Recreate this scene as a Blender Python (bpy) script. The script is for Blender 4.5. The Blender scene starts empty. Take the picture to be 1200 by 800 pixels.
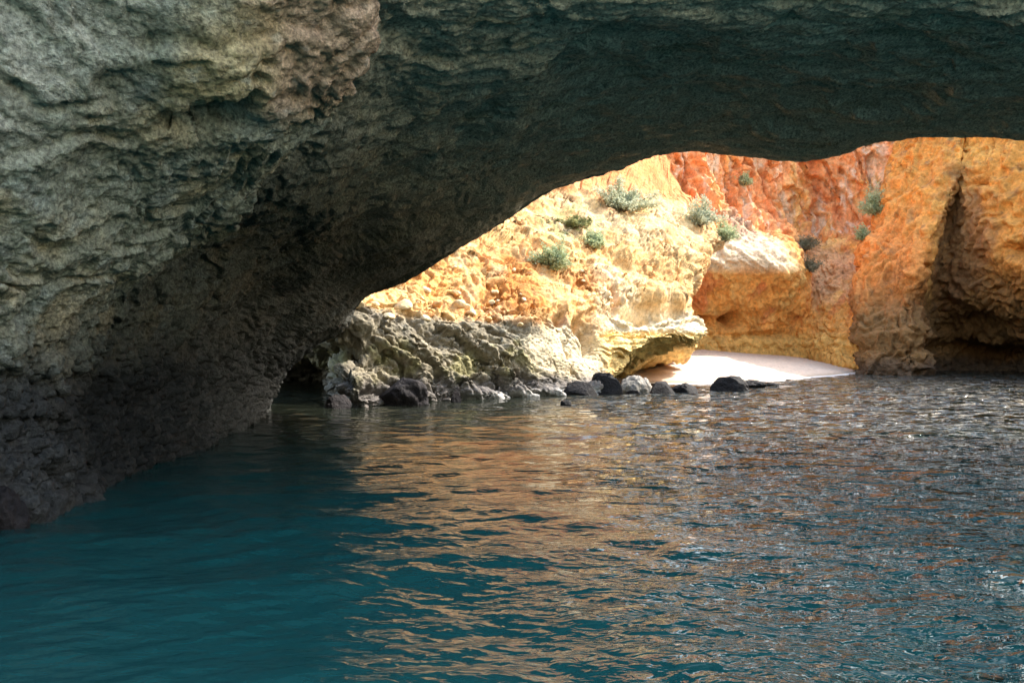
import bpy, math, random
import numpy as np
from mathutils import Vector

random.seed(4)
sc = bpy.context.scene
COL = sc.collection

# ------------------------------------------------------------------ camera
F = 1067.0; HY = 395.0; CH = 2.0            # focal length and horizon of the 1200x800 photograph, eye height
cam = bpy.data.cameras.new('camera'); cam_o = bpy.data.objects.new('camera', cam); COL.objects.link(cam_o)
cam.sensor_width = 36; cam.lens = 36*F/1200; cam.clip_start = 0.1; cam.clip_end = 3000
cam_o.location = (0, 0, CH)
cam_o.rotation_euler = (math.radians(90) - math.atan((400-HY)/F), 0, 0)
sc.camera = cam_o

# ------------------------------------------------------------------ world and sun
SUN_EL = 46.0       # degrees above the horizon
SUN_AZ = 23.0      # degrees from +X (right) towards +Y
w = bpy.data.worlds.new('World'); sc.world = w; w.use_nodes = True
nt = w.node_tree
bg = nt.nodes['Background']; bg.inputs['Strength'].default_value = 0.15
sky = nt.nodes.new('ShaderNodeTexSky'); sky.sky_type = 'NISHITA'; sky.sun_disc = False
sky.sun_elevation = math.radians(SUN_EL)
sky.sun_rotation = math.radians(90 - SUN_AZ)
sky.air_density = 1.9; sky.dust_density = 2.8; sky.ozone_density = 1.0
nt.links.new(sky.outputs[0], bg.inputs[0])
sun = bpy.data.lights.new('sun', 'SUN'); sun.energy = 2.0; sun.angle = math.radians(0.5); sun.color = (1, .95, .87)
sun_o = bpy.data.objects.new('sun', sun); COL.objects.link(sun_o)
_d = Vector((math.cos(math.radians(SUN_EL))*math.cos(math.radians(SUN_AZ)),
             math.cos(math.radians(SUN_EL))*math.sin(math.radians(SUN_AZ)), math.sin(math.radians(SUN_EL))))
sun_o.rotation_euler = _d.to_track_quat('Z', 'Y').to_euler()
sun_o.location = (30, 0, 60)

sc.view_settings.view_transform = 'Standard'; sc.view_settings.look = 'None'
sc.view_settings.gamma = 1; sc.view_settings.exposure = 2.1
sc.render.engine = 'CYCLES'
sc.cycles.use_denoising = True
sc.cycles.max_bounces = 8; sc.cycles.diffuse_bounces = 4; sc.cycles.glossy_bounces = 3
sc.cycles.caustics_reflective = False; sc.cycles.caustics_refractive = False
sc.cycles.sample_clamp_indirect = 6.0


# ------------------------------------------------------------------ numeric helpers
def at(px, py, Y):
    """world point that the photograph's pixel shows when it lies Y metres ahead"""
    return ((px-600)/F*Y, Y, CH + (HY-py)/F*Y)

_rs = np.random.RandomState(11)
_perm = _rs.permutation(256).astype(np.int32); _perm = np.concatenate([_perm]*3)
_g = _rs.normal(size=(256, 3)).astype(np.float32); _g /= np.linalg.norm(_g, axis=1, keepdims=True)

def perlin(P, s=1.0, off=0.0):
    """P (n,3) -> (n,) about -1..1; s = frequency (scalar or 3-vector)"""
    p = (P*np.asarray(s, np.float32) + np.float32(off)).astype(np.float32)
    i = np.floor(p).astype(np.int32); f = p - i; i &= 255
    u = f*f*f*(f*(f*6-15)+10)
    out = np.zeros(len(p), np.float32)
    for a in (0, 1):
        wx = u[:, 0] if a else 1-u[:, 0]
        ha = _perm[i[:, 0]+a]
        for b in (0, 1):
            wy = u[:, 1] if b else 1-u[:, 1]
            hb = _perm[(ha + i[:, 1]+b) & 255]
            for c in (0, 1):
                wz = u[:, 2] if c else 1-u[:, 2]
                g = _g[_perm[(hb + i[:, 2]+c) & 255]]
                d = g[:, 0]*(f[:, 0]-a) + g[:, 1]*(f[:, 1]-b) + g[:, 2]*(f[:, 2]-c)
                out += wx*wy*wz*d
    return out*1.7

def fbm(P, s, octs=4, gain=.5, off=0.0, lac=2.03):
    s = np.asarray(s, np.float32); o = 0; a = 1; t = 0
    for k in range(octs):
        o = o + a*perlin(P, s, off + 17.3*k); t += a; a *= gain; s = s*lac
    return o/t

def billow(P, s, octs=4, gain=.5, off=0.0, lac=2.1):
    """rounded lumps parted by creases, 0..1 high on the lumps"""
    s = np.asarray(s, np.float32); o = 0; a = 1; t = 0
    for k in range(octs):
        o = o + a*np.minimum(np.abs(perlin(P, s, off + 9.7*k))*1.8, 1); t += a; a *= gain; s = s*lac
    return o/t

def cell(P, s, off=0.0):
    """cellular noise: (distance to nearest point, distance to second, id of nearest)"""
    p = (P*np.asarray(s, np.float32) + off).astype(np.float32)
    i = np.floor(p).astype(np.int32); f = p - i
    d1 = np.full(len(p), 9, np.float32); d2 = d1.copy(); idn = np.zeros(len(p), np.int32)
    for a in (-1, 0, 1):
        ha = _perm[(i[:, 0]+a) & 255]
        for b in (-1, 0, 1):
            hb = _perm[(ha + i[:, 1]+b) & 255]
            for c in (-1, 0, 1):
                h = _perm[(hb + i[:, 2]+c) & 255]
                q = _g[h]*.42 + .5
                d = np.sqrt((q[:, 0]+a-f[:, 0])**2 + (q[:, 1]+b-f[:, 1])**2 + (q[:, 2]+c-f[:, 2])**2)
                n = d < d1
                d2 = np.where(n, d1, np.minimum(d2, d)); idn = np.where(n, h, idn); d1 = np.where(n, d, d1)
    return d1, d2, idn

def ss(a, b, x):
    t = np.clip((x-a)/(b-a), 0, 1); return t*t*(3-2*t)

def blob(P, c, r, wob=0.0):
    """soft-edged patch of rock round point c, radius r (scalar or 3-vector)"""
    d = np.sqrt((((P-np.asarray(c, np.float32))/np.asarray(r, np.float32))**2).sum(1))
    if wob: d = d + wob*fbm(P, .9, 3, off=3.3)
    return 1-ss(.6, 1.15, d)

def crmat(n_ctrl, t, closed=False):
    """Catmull-Rom weights for parameters t over n_ctrl control points"""
    W = np.zeros((len(t), n_ctrl))
    for r, x in enumerate(t):
        k = int(math.floor(x)); k = k if closed else min(max(k, 0), n_ctrl-2)
        u = x-k
        w4 = (-.5*u+u*u-.5*u**3, 1-2.5*u*u+1.5*u**3, .5*u+2*u*u-1.5*u**3, -.5*u*u+.5*u**3)
        for m, ww in enumerate(w4):
            j = k-1+m
            if closed: W[r, j % n_ctrl] += ww
            else:
                if j < 0: W[r, 0] += 2*ww; W[r, 1] -= ww
                elif j >= n_ctrl: W[r, n_ctrl-1] += 2*ww; W[r, n_ctrl-2] -= ww
                else: W[r, j] += ww
    return W

def spread(segs):
    """[(from, to, count)...] -> increasing parameters"""
    t = []
    for a, b, n in segs: t += list(np.linspace(a, b, n, endpoint=False))
    return t + [segs[-1][1]]

def surf(C, tu, tv, closed=False):
    C = np.asarray(C, float)
    Wu = crmat(C.shape[0], tu, closed); Wv = crmat(C.shape[1], tv)
    return np.einsum('ui,ijk,vj->uvk', Wu, C, Wv).astype(np.float32)

def normals(G, flip=1, closed=False):
    if closed:
        du = np.roll(G, -1, 0) - np.roll(G, 1, 0)
    else:
        du = np.gradient(G, axis=0)
    dv = np.gradient(G, axis=1)
    n = np.cross(du, dv)*flip
    return n/np.maximum(np.linalg.norm(n, axis=2, keepdims=True), 1e-9)

def push(G, h, flip=1, closed=False):
    """move a grid along its own normals by h (flat array)"""
    return (G + normals(G, flip, closed)*h.reshape(G.shape[:2])[..., None]).astype(np.float32)

def flat(G): return G.reshape(-1, 3)

def mesh_from(V, Q, name, col=None, extra=None, smooth=True):
    me = bpy.data.meshes.new(name)
    V = np.ascontiguousarray(V, np.float32); Q = np.ascontiguousarray(Q, np.int32); k = Q.shape[1]
    me.vertices.add(len(V)); me.vertices.foreach_set('co', V.ravel())
    me.loops.add(Q.size); me.loops.foreach_set('vertex_index', Q.ravel())
    me.polygons.add(len(Q)); me.polygons.foreach_set('loop_start', np.arange(0, Q.size, k, dtype=np.int32))
    me.polygons.foreach_set('use_smooth', np.full(len(Q), smooth))
    me.update(calc_edges=True)
    if col is not None:
        a = me.color_attributes.new('tone', 'FLOAT_COLOR', 'POINT')
        a.data.foreach_set('color', np.concatenate([col, np.ones((len(col), 1))], 1).astype(np.float32).ravel())
    for nm, d in (extra or {}).items():
        a = me.attributes.new(nm, 'FLOAT', 'POINT'); a.data.foreach_set('value', np.asarray(d, np.float32))
    me.validate()
    return me

def grid_quads(nu, nv, flip=False, closed=False):
    i = np.arange(nu if closed else nu-1)[:, None]; j = np.arange(nv-1)[None, :]
    i2 = (i+1) % nu
    q = np.stack([i*nv+j, i*nv+j+1, i2*nv+j+1, i2*nv+j] if not flip else
                 [i*nv+j, i2*nv+j, i2*nv+j+1, i*nv+j+1], -1)
    return q.reshape(-1, 4)

def link(name, me, mat, parent=None, **props):
    o = bpy.data.objects.new(name, me); COL.objects.link(o)
    if mat is not None and len(me.materials) == 0: me.materials.append(mat)
    if parent is not None: o.parent = parent
    for k, v in props.items(): o[k] = v
    return o

def lerp(a, b, m):
    m = m[:, None]; return a*(1-m) + np.asarray(b, np.float32)*m


# ------------------------------------------------------------------ materials
def new_mat(name):
    m = bpy.data.materials.new(name); m.use_nodes = True
    n = m.node_tree; b = n.nodes['Principled BSDF']
    return m, n, b

def N(nt, t, **kw):
    n = nt.nodes.new(t)
    for k, v in kw.items(): setattr(n, k, v)
    return n

def rock_mat(name, fine=14.0, bump=.06, rough=.9, speck=(.55, 1.35), sparkle=0.0, spec=.25, stretch=(1, 1, 1)):
    """rock whose hue comes from the tone attribute, with grain, speckle and fine relief added"""
    m, nt, b = new_mat(name)
    L = nt.links.new
    tone = N(nt, 'ShaderNodeAttribute', attribute_name='tone')
    tc = N(nt, 'ShaderNodeNewGeometry')
    mp = N(nt, 'ShaderNodeMapping'); mp.inputs['Scale'].default_value = stretch; L(tc.outputs['Position'], mp.inputs[0])
    n1 = N(nt, 'ShaderNodeTexNoise'); n1.inputs['Scale'].default_value = fine; n1.inputs['Detail'].default_value = 6; n1.inputs['Roughness'].default_value = .65
    n2 = N(nt, 'ShaderNodeTexNoise'); n2.inputs['Scale'].default_value = fine*.22; n2.inputs['Detail'].default_value = 5; n2.inputs['Roughness'].default_value = .6
    for n in (n1, n2): L(mp.outputs[0], n.inputs['Vector'])
    r1 = N(nt, 'ShaderNodeMapRange'); r1.inputs[1].default_value = .32; r1.inputs[2].default_value = .68
    r1.inputs[3].default_value = speck[0]; r1.inputs[4].default_value = speck[1]
    L(n1.outputs[0], r1.inputs[0])
    r2 = N(nt, 'ShaderNodeMapRange'); r2.inputs[1].default_value = .3; r2.inputs[2].default_value = .7
    r2.inputs[3].default_value = .78; r2.inputs[4].default_value = 1.22
    L(n2.outputs[0], r2.inputs[0])
    mu = N(nt, 'ShaderNodeMath', operation='MULTIPLY'); L(r1.outputs[0], mu.inputs[0]); L(r2.outputs[0], mu.inputs[1])
    vm = N(nt, 'ShaderNodeVectorMath', operation='SCALE'); L(tone.outputs['Color'], vm.inputs[0]); L(mu.outputs[0], vm.inputs['Scale'])
    L(vm.outputs[0], b.inputs['Base Color'])
    bp = N(nt, 'ShaderNodeBump'); bp.inputs['Strength'].default_value = 1; bp.inputs['Distance'].default_value = bump
    ad = N(nt, 'ShaderNodeMath', operation='MULTIPLY_ADD'); L(n2.outputs[0], ad.inputs[0]); ad.inputs[1].default_value = 1.6; L(n1.outputs[0], ad.inputs[2])
    L(ad.outputs[0], bp.inputs['Height']); L(bp.outputs[0], b.inputs['Normal'])
    b.inputs['Roughness'].default_value = rough; b.inputs['Specular IOR Level'].default_value = spec
    if sparkle:
        v = N(nt, 'ShaderNodeTexVoronoi'); v.inputs['Scale'].default_value = 34; L(mp.outputs[0], v.inputs['Vector'])
        rr = N(nt, 'ShaderNodeMapRange'); rr.inputs[1].default_value = .12; rr.inputs[2].default_value = .2
        rr.inputs[3].default_value = rough-sparkle; rr.inputs[4].default_value = rough
        L(v.outputs['Distance'], rr.inputs[0]); L(rr.outputs[0], b.inputs['Roughness'])
    return m

M_cave = rock_mat('cave_rock', fine=21, bump=.06, rough=.8, speck=(.38, 1.65), sparkle=.45, spec=.25)
M_cliff = rock_mat('cliff_rock', fine=5.0, bump=.09, speck=(.66, 1.26))
M_wet = rock_mat('wet_boulder', fine=11, bump=.05, rough=.7, speck=(.6, 1.4), spec=.2)

# ------------------------------------------------------------------ the cave: wall, roof and lip in one rock
# control stations run from the near rim to the far lip, columns from the left foot over the roof to the right foot
LIP = [(-6.9, 26.5, -1.6), at(316, 481, 25.6), at(332, 440, 26), at(368, 405, 26), at(402, 384, 26), at(425, 350, 25.5),
       at(480, 325, 25), at(545, 287, 24.5), at(600, 255, 24), at(652, 224, 23.5), at(720, 203, 23), at(790, 181, 22.5),
       at(860, 184, 22), at(945, 191, 21.5), at(1040, 174, 21), at(1120, 168, 20.5), at(1205, 168, 20),
       (15.2, 19.5, 5.6), (18, 19.5, 4.0), (20, 20, 1.4), (20.5, 20, -1.6)]
XZ_A = [(-5.5, -1.6), (-5.75, 0), (-6.0, 1.0), (-5.7, 2.0), (-5.1, 2.8), (-4.3, 3.5), (-3.1, 4.2), (-1.7, 4.9), (-.2, 5.5), (1.1, 5.95),
        (2.6, 6.3), (4, 6.5), (5.4, 6.5), (7, 6.45), (8.7, 6.45), (10.2, 6.4), (11.8, 6.2), (14.6, 5.6), (17.2, 4), (19, 1.4), (19.5, -1.6)]
XZ_B = [(-5.1, -1.6), (-5.3, 0), (-5.6, .9), (-5.55, 1.9), (-5.0, 2.7), (-4.3, 3.45), (-3.2, 4.2), (-1.8, 4.95), (-.3, 5.6), (1.0, 6.0),
        (2.4, 6.3), (3.9, 6.4), (5.4, 6.4), (7, 6.35), (8.6, 6.3), (10.2, 6.2), (12, 6.0), (14.6, 5.4), (17, 3.9), (18.6, 1.4), (19, -1.6)]
XZ_C = [(-5.4, -1.6), (-5.65, 0), (-5.85, .9), (-5.6, 1.9), (-5.2, 2.7), (-4.5, 3.45), (-3.5, 4.25), (-2.1, 5.05), (-.6, 5.75), (.8, 6.1),
        (2.3, 6.2), (3.8, 6.2), (5.4, 6.15), (7, 6.1), (8.6, 6.05), (10.2, 6.0), (12, 5.8), (14.6, 5.3), (17, 3.8), (18.6, 1.4), (19, -1.6)]
XZ_D = [(-6.1, -1.6), (-6.4, 0), (-6.4, .9), (-6.1, 1.9), (-5.6, 2.8), (-4.9, 3.6), (-4.0, 4.45), (-2.7, 5.3), (-1.2, 6.1), (.4, 6.5),
        (2.2, 6.6), (3.8, 6.6), (5.4, 6.5), (7, 6.4), (8.6, 6.3), (10.2, 6.2), (12, 6.0), (14.8, 5.5), (17.4, 4), (19.2, 1.4), (19.6, -1.6)]
XZ_E = [(-7.8, -1.6), (-8, 0), (-7.8, 1), (-7.4, 2.2), (-6.8, 3.4), (-6, 4.6), (-5, 5.7), (-3.6, 6.8), (-1.9, 7.6), (.2, 8.1),
        (2.2, 8.3), (4, 8.3), (5.6, 8.2), (7.2, 8.1), (8.8, 8), (10.5, 7.9), (12.5, 7.7), (15.5, 7), (18.4, 5), (20.4, 2), (21, -1.6)]
nC = len(LIP)
jj = np.arange(nC)
def station(xz, y_left, y_right):
    ys = y_left + (y_right-y_left)*np.clip((jj-2)/9, 0, 1)
    return [(x, y, z) for (x, z), y in zip(xz, ys)]
S_D = station([(x, z+max(0, z-5.5)*.35) for x, z in XZ_D], 7.2, 9.9); S_C = station(XZ_C, 11, 11.6); S_B = station(XZ_B, 14.8, 14.8)
S_A = station(XZ_A, 19.5, 18.2); S_E = station([(x, z+max(0, z-5.5)*.5) for x, z in XZ_E], 4.6, 8.9)
ang = np.interp(jj, [0, 3, 7, 11, 15, 18, 20], [180, 172, 120, 90, 75, 20, 0])*math.pi/180
def outer(S, d, dy):
    return [(x+d*math.cos(a), y+dy, max(z+d*math.sin(a), -1.6)) for (x, y, z), a in zip(S, ang)]
S_F = outer(LIP, .55, .55); S_G = outer(LIP, 3.2, 1.3); S_H = outer(LIP, 9, -3); S_I = outer(S_D, 10.5, -.9)
S_J = outer(S_E, 3.5, -.2)
ctrl = [S_J, S_E, S_D, S_C, S_B, S_A, LIP, S_F, S_G, S_H, S_I]
tu = spread([(0, 1, 12), (1, 2, 50), (2, 3, 130), (3, 4, 105), (4, 5, 75), (5, 6, 60), (6, 7, 14), (7, 8, 14), (8, 11, 20)])[:-1]
tv = spread([(0, 1, 10), (1, 8, 430), (8, 16, 330), (16, 20, 60)])
G = surf(ctrl, tu, tv, closed=True)
P = flat(G)
# the hanging block on the camera's side of a slanting edge
def ridge_side(P):
    a = np.array([-.55, 9.0]); b = np.array([-4.7, 13.4]); d = b-a; L_ = np.hypot(*d); n = np.array([d[1], -d[0]])/L_
    q = P[:, :2]-a
    s = -(q@n) if (np.array([-4, 8])-a)@n < 0 else q@n
    return s, (q@d)/L_
sd, along = ridge_side(P)
sdw = sd + .45*fbm(P, .75, 3, off=5.1) + .12*fbm(P, 3.1, 3, off=1.1)
fade = 1-ss(4.2, 6.2, along)
inner = ((np.asarray(tu)[:, None] > .5) & (np.asarray(tu)[:, None] < 7.2)).astype(np.float32)*np.ones((1, len(tv)))
inner = inner.ravel().astype(np.float32)
h = .62*ss(0, .42, sdw)*fade*inner
block = ss(0, .3, sdw)*fade
G = push(G, h, 1, True)
# sign check: inner normal has to point into the cave (down at the roof)
n_test = normals(G, 1, True)[len(tu)//2, 500]
FL = 1
NRM = normals(G, 1, True)
mid_i = int(np.argmin(np.abs(np.asarray(tu)-4)))
mid_j = int(np.argmin(np.abs(np.asarray(tv)-11)))
if NRM[mid_i, mid_j, 2] > 0:
    FL = -1
    G = surf(ctrl, tu, tv, closed=True); G = push(G, h, FL, True)
P = flat(G)
lipw = np.interp(np.asarray(tu), [0, 5.4, 5.95, 6.1, 7, 8, 11], [1, 1, .5, .5, .8, 1, 1])[:, None]*np.ones((1, len(tv)))
lipw = lipw.ravel()
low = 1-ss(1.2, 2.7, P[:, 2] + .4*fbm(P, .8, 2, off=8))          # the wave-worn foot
roofw = ss(3.6, 5.6, P[:, 2])*(1-block)                          # the streaked roof
# large swells and beds
h1 = .34*fbm(P, (.42, .30, .55), 3, off=2.2) - .10
beds = fbm(P*np.array([.7, .55, 1.0], np.float32) + .35*fbm(P, .6, 2)[:, None], (.5, 1.6, 2.6), 3, off=4.4)
h1 += roofw*.20*beds
tn_ = fbm(P + .3*fbm(P, 1.2, 2)[:, None], (.30, .45, .8), 3, .45, off=97)*5.0       # broken ledges
fr = tn_-np.floor(tn_); h1 += .13*(np.floor(tn_) + ss(.72, 1.0, fr) - tn_*.75)*(1-.35*roofw)
ruf = ss(-.25, .3, fbm(P, .45, 3, off=98))
lump = billow(P, (.9, .8, 1.2), 4, .5, off=6.6)
h1 += (1-roofw)*(.10*lump - .05)*(.2+.9*ruf) + low*(.34*billow(P, 1.9, 3, .55, off=1.2)-.14)
# a slot and two hollows in the block
def dent(P, c, r, depth):
    d = np.sqrt((((P-np.asarray(c, np.float32))/np.asarray(r, np.float32))**2).sum(1)); return -depth*np.exp(-d**2*2.2)
G = push(G, (h1*lipw).astype(np.float32), FL, True)
P = flat(G)
NN = flat(normals(G, FL, True))
def px_of(P): return 600+P[:, 0]/P[:, 1]*F, HY-(P[:, 2]-CH)/P[:, 1]*F
def near_surface(px, py):
    """surface point of the cave rock that the photograph shows at this pixel"""
    with np.errstate(all='ignore'): X, Y_ = px_of(P)
    ok = (P[:, 1] > 4) & (inner > .5)
    d = np.where(ok, (X-px)**2 + (Y_-py)**2, 1e9)
    near = np.argsort(d)[:30]
    return P[near[np.argmin(P[near, 1])]]
slot_pts = [(205, 143), (222, 146), (240, 146), (256, 143), (272, 137), (290, 127), (300, 114), (308, 96), (318, 78)]
h2 = np.zeros(len(P), np.float32)
for k, (a, b) in enumerate(slot_pts):
    c = near_surface(a, b)
    r = [.08, .12, .16, .19, .16, .12, .10, .10, .08][k]
    h2 += dent(P, c, (r*1.7, r*1.7, r*.8), [.15, .35, .6, .7, .6, .4, .25, .2, .12][k])
    h2 += .10*np.exp(-(((P-(c+np.array([0, 0, r*1.3])))/np.array([r*2.2, r*2.2, r*.8]))**2).sum(1))
for (a, b, r, dd) in [(195, 60, .16, .12), (100, 440, .2, .35), (118, 428, .15, .25), (60, 445, .15, .2), (455, 175, .3, .1), (345, 300, .5, .15), (150, 345, .45, .15)]:
    h2 += dent(P, near_surface(a, b), r, dd)
fine = fbm(P, 3.3, 4, .6, off=7.7)
pit = cell(P, (6.0, 6.0, 7.5))[0]
ruf = ss(-.25, .3, fbm(P, .45, 3, off=98))
h2 += .085*fine*(.30+.70*(1-roofw))*(.35+.7*ruf) + (1-roofw)*(.015+.04*ruf)*(billow(P, 5.2, 3, .6, off=3.9)-.4) - .022*(1-roofw)*(1-ss(.15, .42, pit))
str2 = fbm(P + .12*fbm(P, 1.5, 2)[:, None], (1.1, 5.0, 6.5), 4, .6, off=9.4)
h2 += roofw*.095*str2 - roofw*.05*np.maximum(0, perlin(P, (.6, 1.8, 2.0), 12.1))*2
h2 += low*(.07*billow(P, 5.5, 3, .6, off=2.9))
nearlip = (1-lipw)*2
h2 += nearlip*(.07*fbm(P, 2.4, 4, .6, off=131))
G = push(G, (h2*(.35+.65*lipw)).astype(np.float32), FL, True)
P = flat(G)
micro = .036*fbm(P, 13, 3, .6, off=1.7)*(1-.5*roofw)
G = push(G, micro.astype(np.float32)*lipw.astype(np.float32), FL, True)
P = flat(G)
# tones of the stone, with shade painted into the foot and wall
c = np.tile(np.array([.27, .268, .21], np.float32), (len(P), 1))
m1 = ss(-.15, .35, fbm(P, 1.1, 4, .55, off=21)); c = lerp(c, (.40, .32, .20), m1*.75)
m2 = ss(.0, .4, fbm(P, 1.7, 4, .6, off=31)); c = lerp(c, (.28, .30, .27), m2*.7)
m3 = ss(.12, .45, fbm(P, 3.4, 4, .65, off=41)); c = lerp(c, (.07, .085, .05), m3*.75)
pk = near_surface(400, 60); c = lerp(c, (.60, .38, .26), blob(P, pk, (1.1, 1.3, .9), .5)*.85)
pk = near_surface(285, 90); c = lerp(c, (.48, .36, .19), blob(P, pk, .7, .6)*.6)
pk = near_surface(40, 60); c = lerp(c, (.44, .42, .36), blob(P, pk, (1.2, 1.2, 1.0), .6)*.6)
m4 = ss(.2, .5, fbm(P, (5.5, 5.5, 7), 3, .6, off=51)); c = lerp(c, (.42, .44, .40), m4*.45*(1-roofw))
cr = (.62, .56, .46)
c = lerp(c, cr, roofw*.72)
s3 = ss(.05, .4, fbm(P, (.9, 3.6, 5.0), 4, .6, off=61)); c = lerp(c, (.62, .56, .45), s3*roofw*.7)
s4 = ss(.1, .45, fbm(P, (.8, 2.6, 4.2), 3, .6, off=71)); c = lerp(c, (.32, .24, .13), s4*roofw*.45)
c = lerp(c, (.020, .020, .026), low*.93)  # dark foot, blackened further with painted shade
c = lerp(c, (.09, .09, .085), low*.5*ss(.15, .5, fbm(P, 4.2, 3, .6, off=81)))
wallz = (1-block)*(1-roofw); c = c*(1-.62*wallz)[:, None]  # shade painted into the wall below the hanging block
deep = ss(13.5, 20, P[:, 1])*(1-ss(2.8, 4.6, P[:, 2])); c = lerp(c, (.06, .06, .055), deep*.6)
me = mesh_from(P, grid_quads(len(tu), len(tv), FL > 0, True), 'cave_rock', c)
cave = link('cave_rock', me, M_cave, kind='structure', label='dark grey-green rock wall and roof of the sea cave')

# ------------------------------------------------------------------ sheets of cliff outside
def cliff_grid(cols, tu, tv, foot=-1.4):
    rows = []
    for col in cols:
        pts = [at(*p) for p in col]
        x, y, z = pts[0]
        rows.append([(x, y+.2, foot)] + pts)
    return surf(rows, tu, tv)

def face_cam(G):
    n = normals(G, 1); v = -G + np.array([0, 0, CH], np.float32)
    return 1 if (n*v).sum(2).mean() > 0 else -1

# ---- left headland: grey shelf at the foot, pale and orange slope above, undercut nose at its end
LC = [
 [(60, 455, 44), (60, 440, 44), (60, 425, 44), (60, 402, 43), (70, 370, 43), (80, 330, 43), (100, 280, 44), (120, 200, 45), (140, 60, 46), (150, -60, 48)],
 [(300, 450, 43), (302, 440, 43), (305, 422, 41), (315, 402, 34), (330, 370, 33), (345, 330, 34), (365, 280, 36), (385, 200, 37), (400, 60, 39), (400, -60, 42)],
 [(380, 450, 42), (380, 440, 42), (376, 424, 38), (362, 409, 31.5), (366, 385, 31), (385, 345, 31), (405, 285, 32.5), (425, 200, 34.5), (440, 60, 38), (440, -60, 42)],
 [(412, 474, 27.1), (399, 455, 27.0), (398, 434, 27.6), (424, 412, 28.9), (402, 390, 28.0), (418, 356, 28.8), (448, 288, 32), (475, 200, 35), (490, 60, 40), (490, -60, 43)],
 [(455, 473, 27.3), (455, 453, 27.5), (455, 427, 28.2), (460, 395, 28.8), (465, 370, 29.8), (475, 338, 31.4), (490, 288, 33.8), (510, 210, 37), (540, 60, 43), (540, -60, 46)],
 [(530, 469, 28.8), (530, 450, 29.1), (530, 427, 29.6), (530, 398, 30.1), (535, 368, 31.2), (540, 330, 33.2), (552, 285, 35.6), (575, 210, 40), (600, 60, 46), (600, -60, 49)],
 [(600, 465, 30.5), (600, 449, 30.8), (600, 427, 31.1), (600, 400, 31.7), (600, 374, 32.7), (605, 333, 34.8), (618, 278, 38.2), (643, 215, 42.5), (675, 60, 48), (675, -60, 52)],
 [(660, 462, 31.8), (660, 447, 32.1), (660, 427, 32.4), (660, 404, 32.9), (663, 381, 33.7), (667, 333, 36.2), (678, 272, 40.2), (702, 215, 45), (740, 110, 50), (750, -10, 56)],
 [(712, 459, 33.4), (712, 447, 33.9), (712, 430, 34.4), (712, 407, 34.8), (712, 382, 35.3), (716, 335, 37.6), (727, 272, 42), (745, 222, 46.5), (752, 165, 51), (755, 60, 57)],
 [(728, 433, 44), (738, 432, 42), (757, 421, 38.6), (777, 400, 36.6), (777, 379, 37), (778, 335, 39.6), (790, 275, 44), (790, 236, 48.5), (768, 195, 53), (760, 60, 60)],
 [(785, 428, 46), (800, 420, 43), (820, 404, 39.2), (829, 389, 38.2), (820, 374, 38.8), (814, 335, 41.2), (836, 278, 46.5), (818, 242, 50.5), (782, 198, 54.5), (770, 60, 62)],
 [(790, 428, 48), (800, 415, 47), (815, 400, 45), (822, 386, 43.5), (815, 370, 43.5), (812, 340, 46), (842, 292, 50), (828, 252, 54), (790, 200, 58.5), (775, 60, 64)],
]
tu = spread([(0, 1, 16), (1, 2, 20), (2, 3, 45), (3, 10, 560), (10, 11, 30)])
tv = spread([(0, 1, 8), (1, 6, 260), (6, 8, 110), (8, 10, 20)])
G = cliff_grid(LC, tu, tv); FLc = face_cam(G); P = flat(G)
def zgrey(P):      # top of the grey shelf, falling away to the right
    return np.interp(P[:, 0], [-7, -5, -4, -2, 0, 1.5, 3.2, 4.2], [2.4, 3.1, 2.9, 2.65, 2.6, 2.2, 1.5, -1.5])
grey = 1-ss(-.25, .25, P[:, 2]-zgrey(P) + .5*fbm(P, .6, 3, off=13))
dipc = np.stack([P[:, 0]*.80-P[:, 2]*.60, P[:, 1]*.8, P[:, 0]*.60+P[:, 2]*.80], -1).astype(np.float32)   # along and across the dipping beds
dw = dipc + .35*fbm(P, .7, 3, off=22)[:, None]
h = .55*fbm(P, (.28, .28, .35), 3, off=14) - .05
h += grey*(1-.75*blob(P, at(665, 415, 33), (1.9, 4, 1.7), .4))*(.75*(billow(dw, (.30, .4, .85), 4, .5, off=67)-.32) - .22*np.exp(-(perlin(dw, (.28, .5, 1.3), 68.0)/.07)**2))
d1, d2, cid = cell(P + .25*fbm(P, 1.0, 2)[:, None], (1.15, 1.15, 1.35), 3.0)
rub = (1-grey)*(1-ss(1.5, 4.5, P[:, 0]))*(1-ss(6.0, 8, P[:, 2]))
h += rub*.07*ss(.02, .22, d2-d1)*(.3+1.0*(cid % 7)/7)-rub*.03
tb = fbm(P + .4*fbm(P, .8, 2)[:, None], (.28, .28, .85), 2, .45, off=95)*5; fb = tb-np.floor(tb)
h += .24*(1-.6*grey)*(np.floor(tb) + ss(.75, 1.0, fb) - tb*.8)*(1-.6*ss(6, 8, P[:, 2]))          # broken ledges
h += .25*(1-ss(.12, .42, P[:, 2]))*ss(-2.2, -1.0, P[:, 0])*(1-ss(1.2, 2.2, P[:, 0]))   # low wave-cut step
h += (.42*billow(P, (.42, .42, .6), 4, .48, off=15)-.14)*(1-.4*rub)*(1-.5*grey)
gul = perlin(P, (.55, .55, .12), 16.5); h -= .45*np.maximum(0, gul-.12)*ss(2.5, 4, P[:, 2])        # rain-cut runnels
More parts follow.
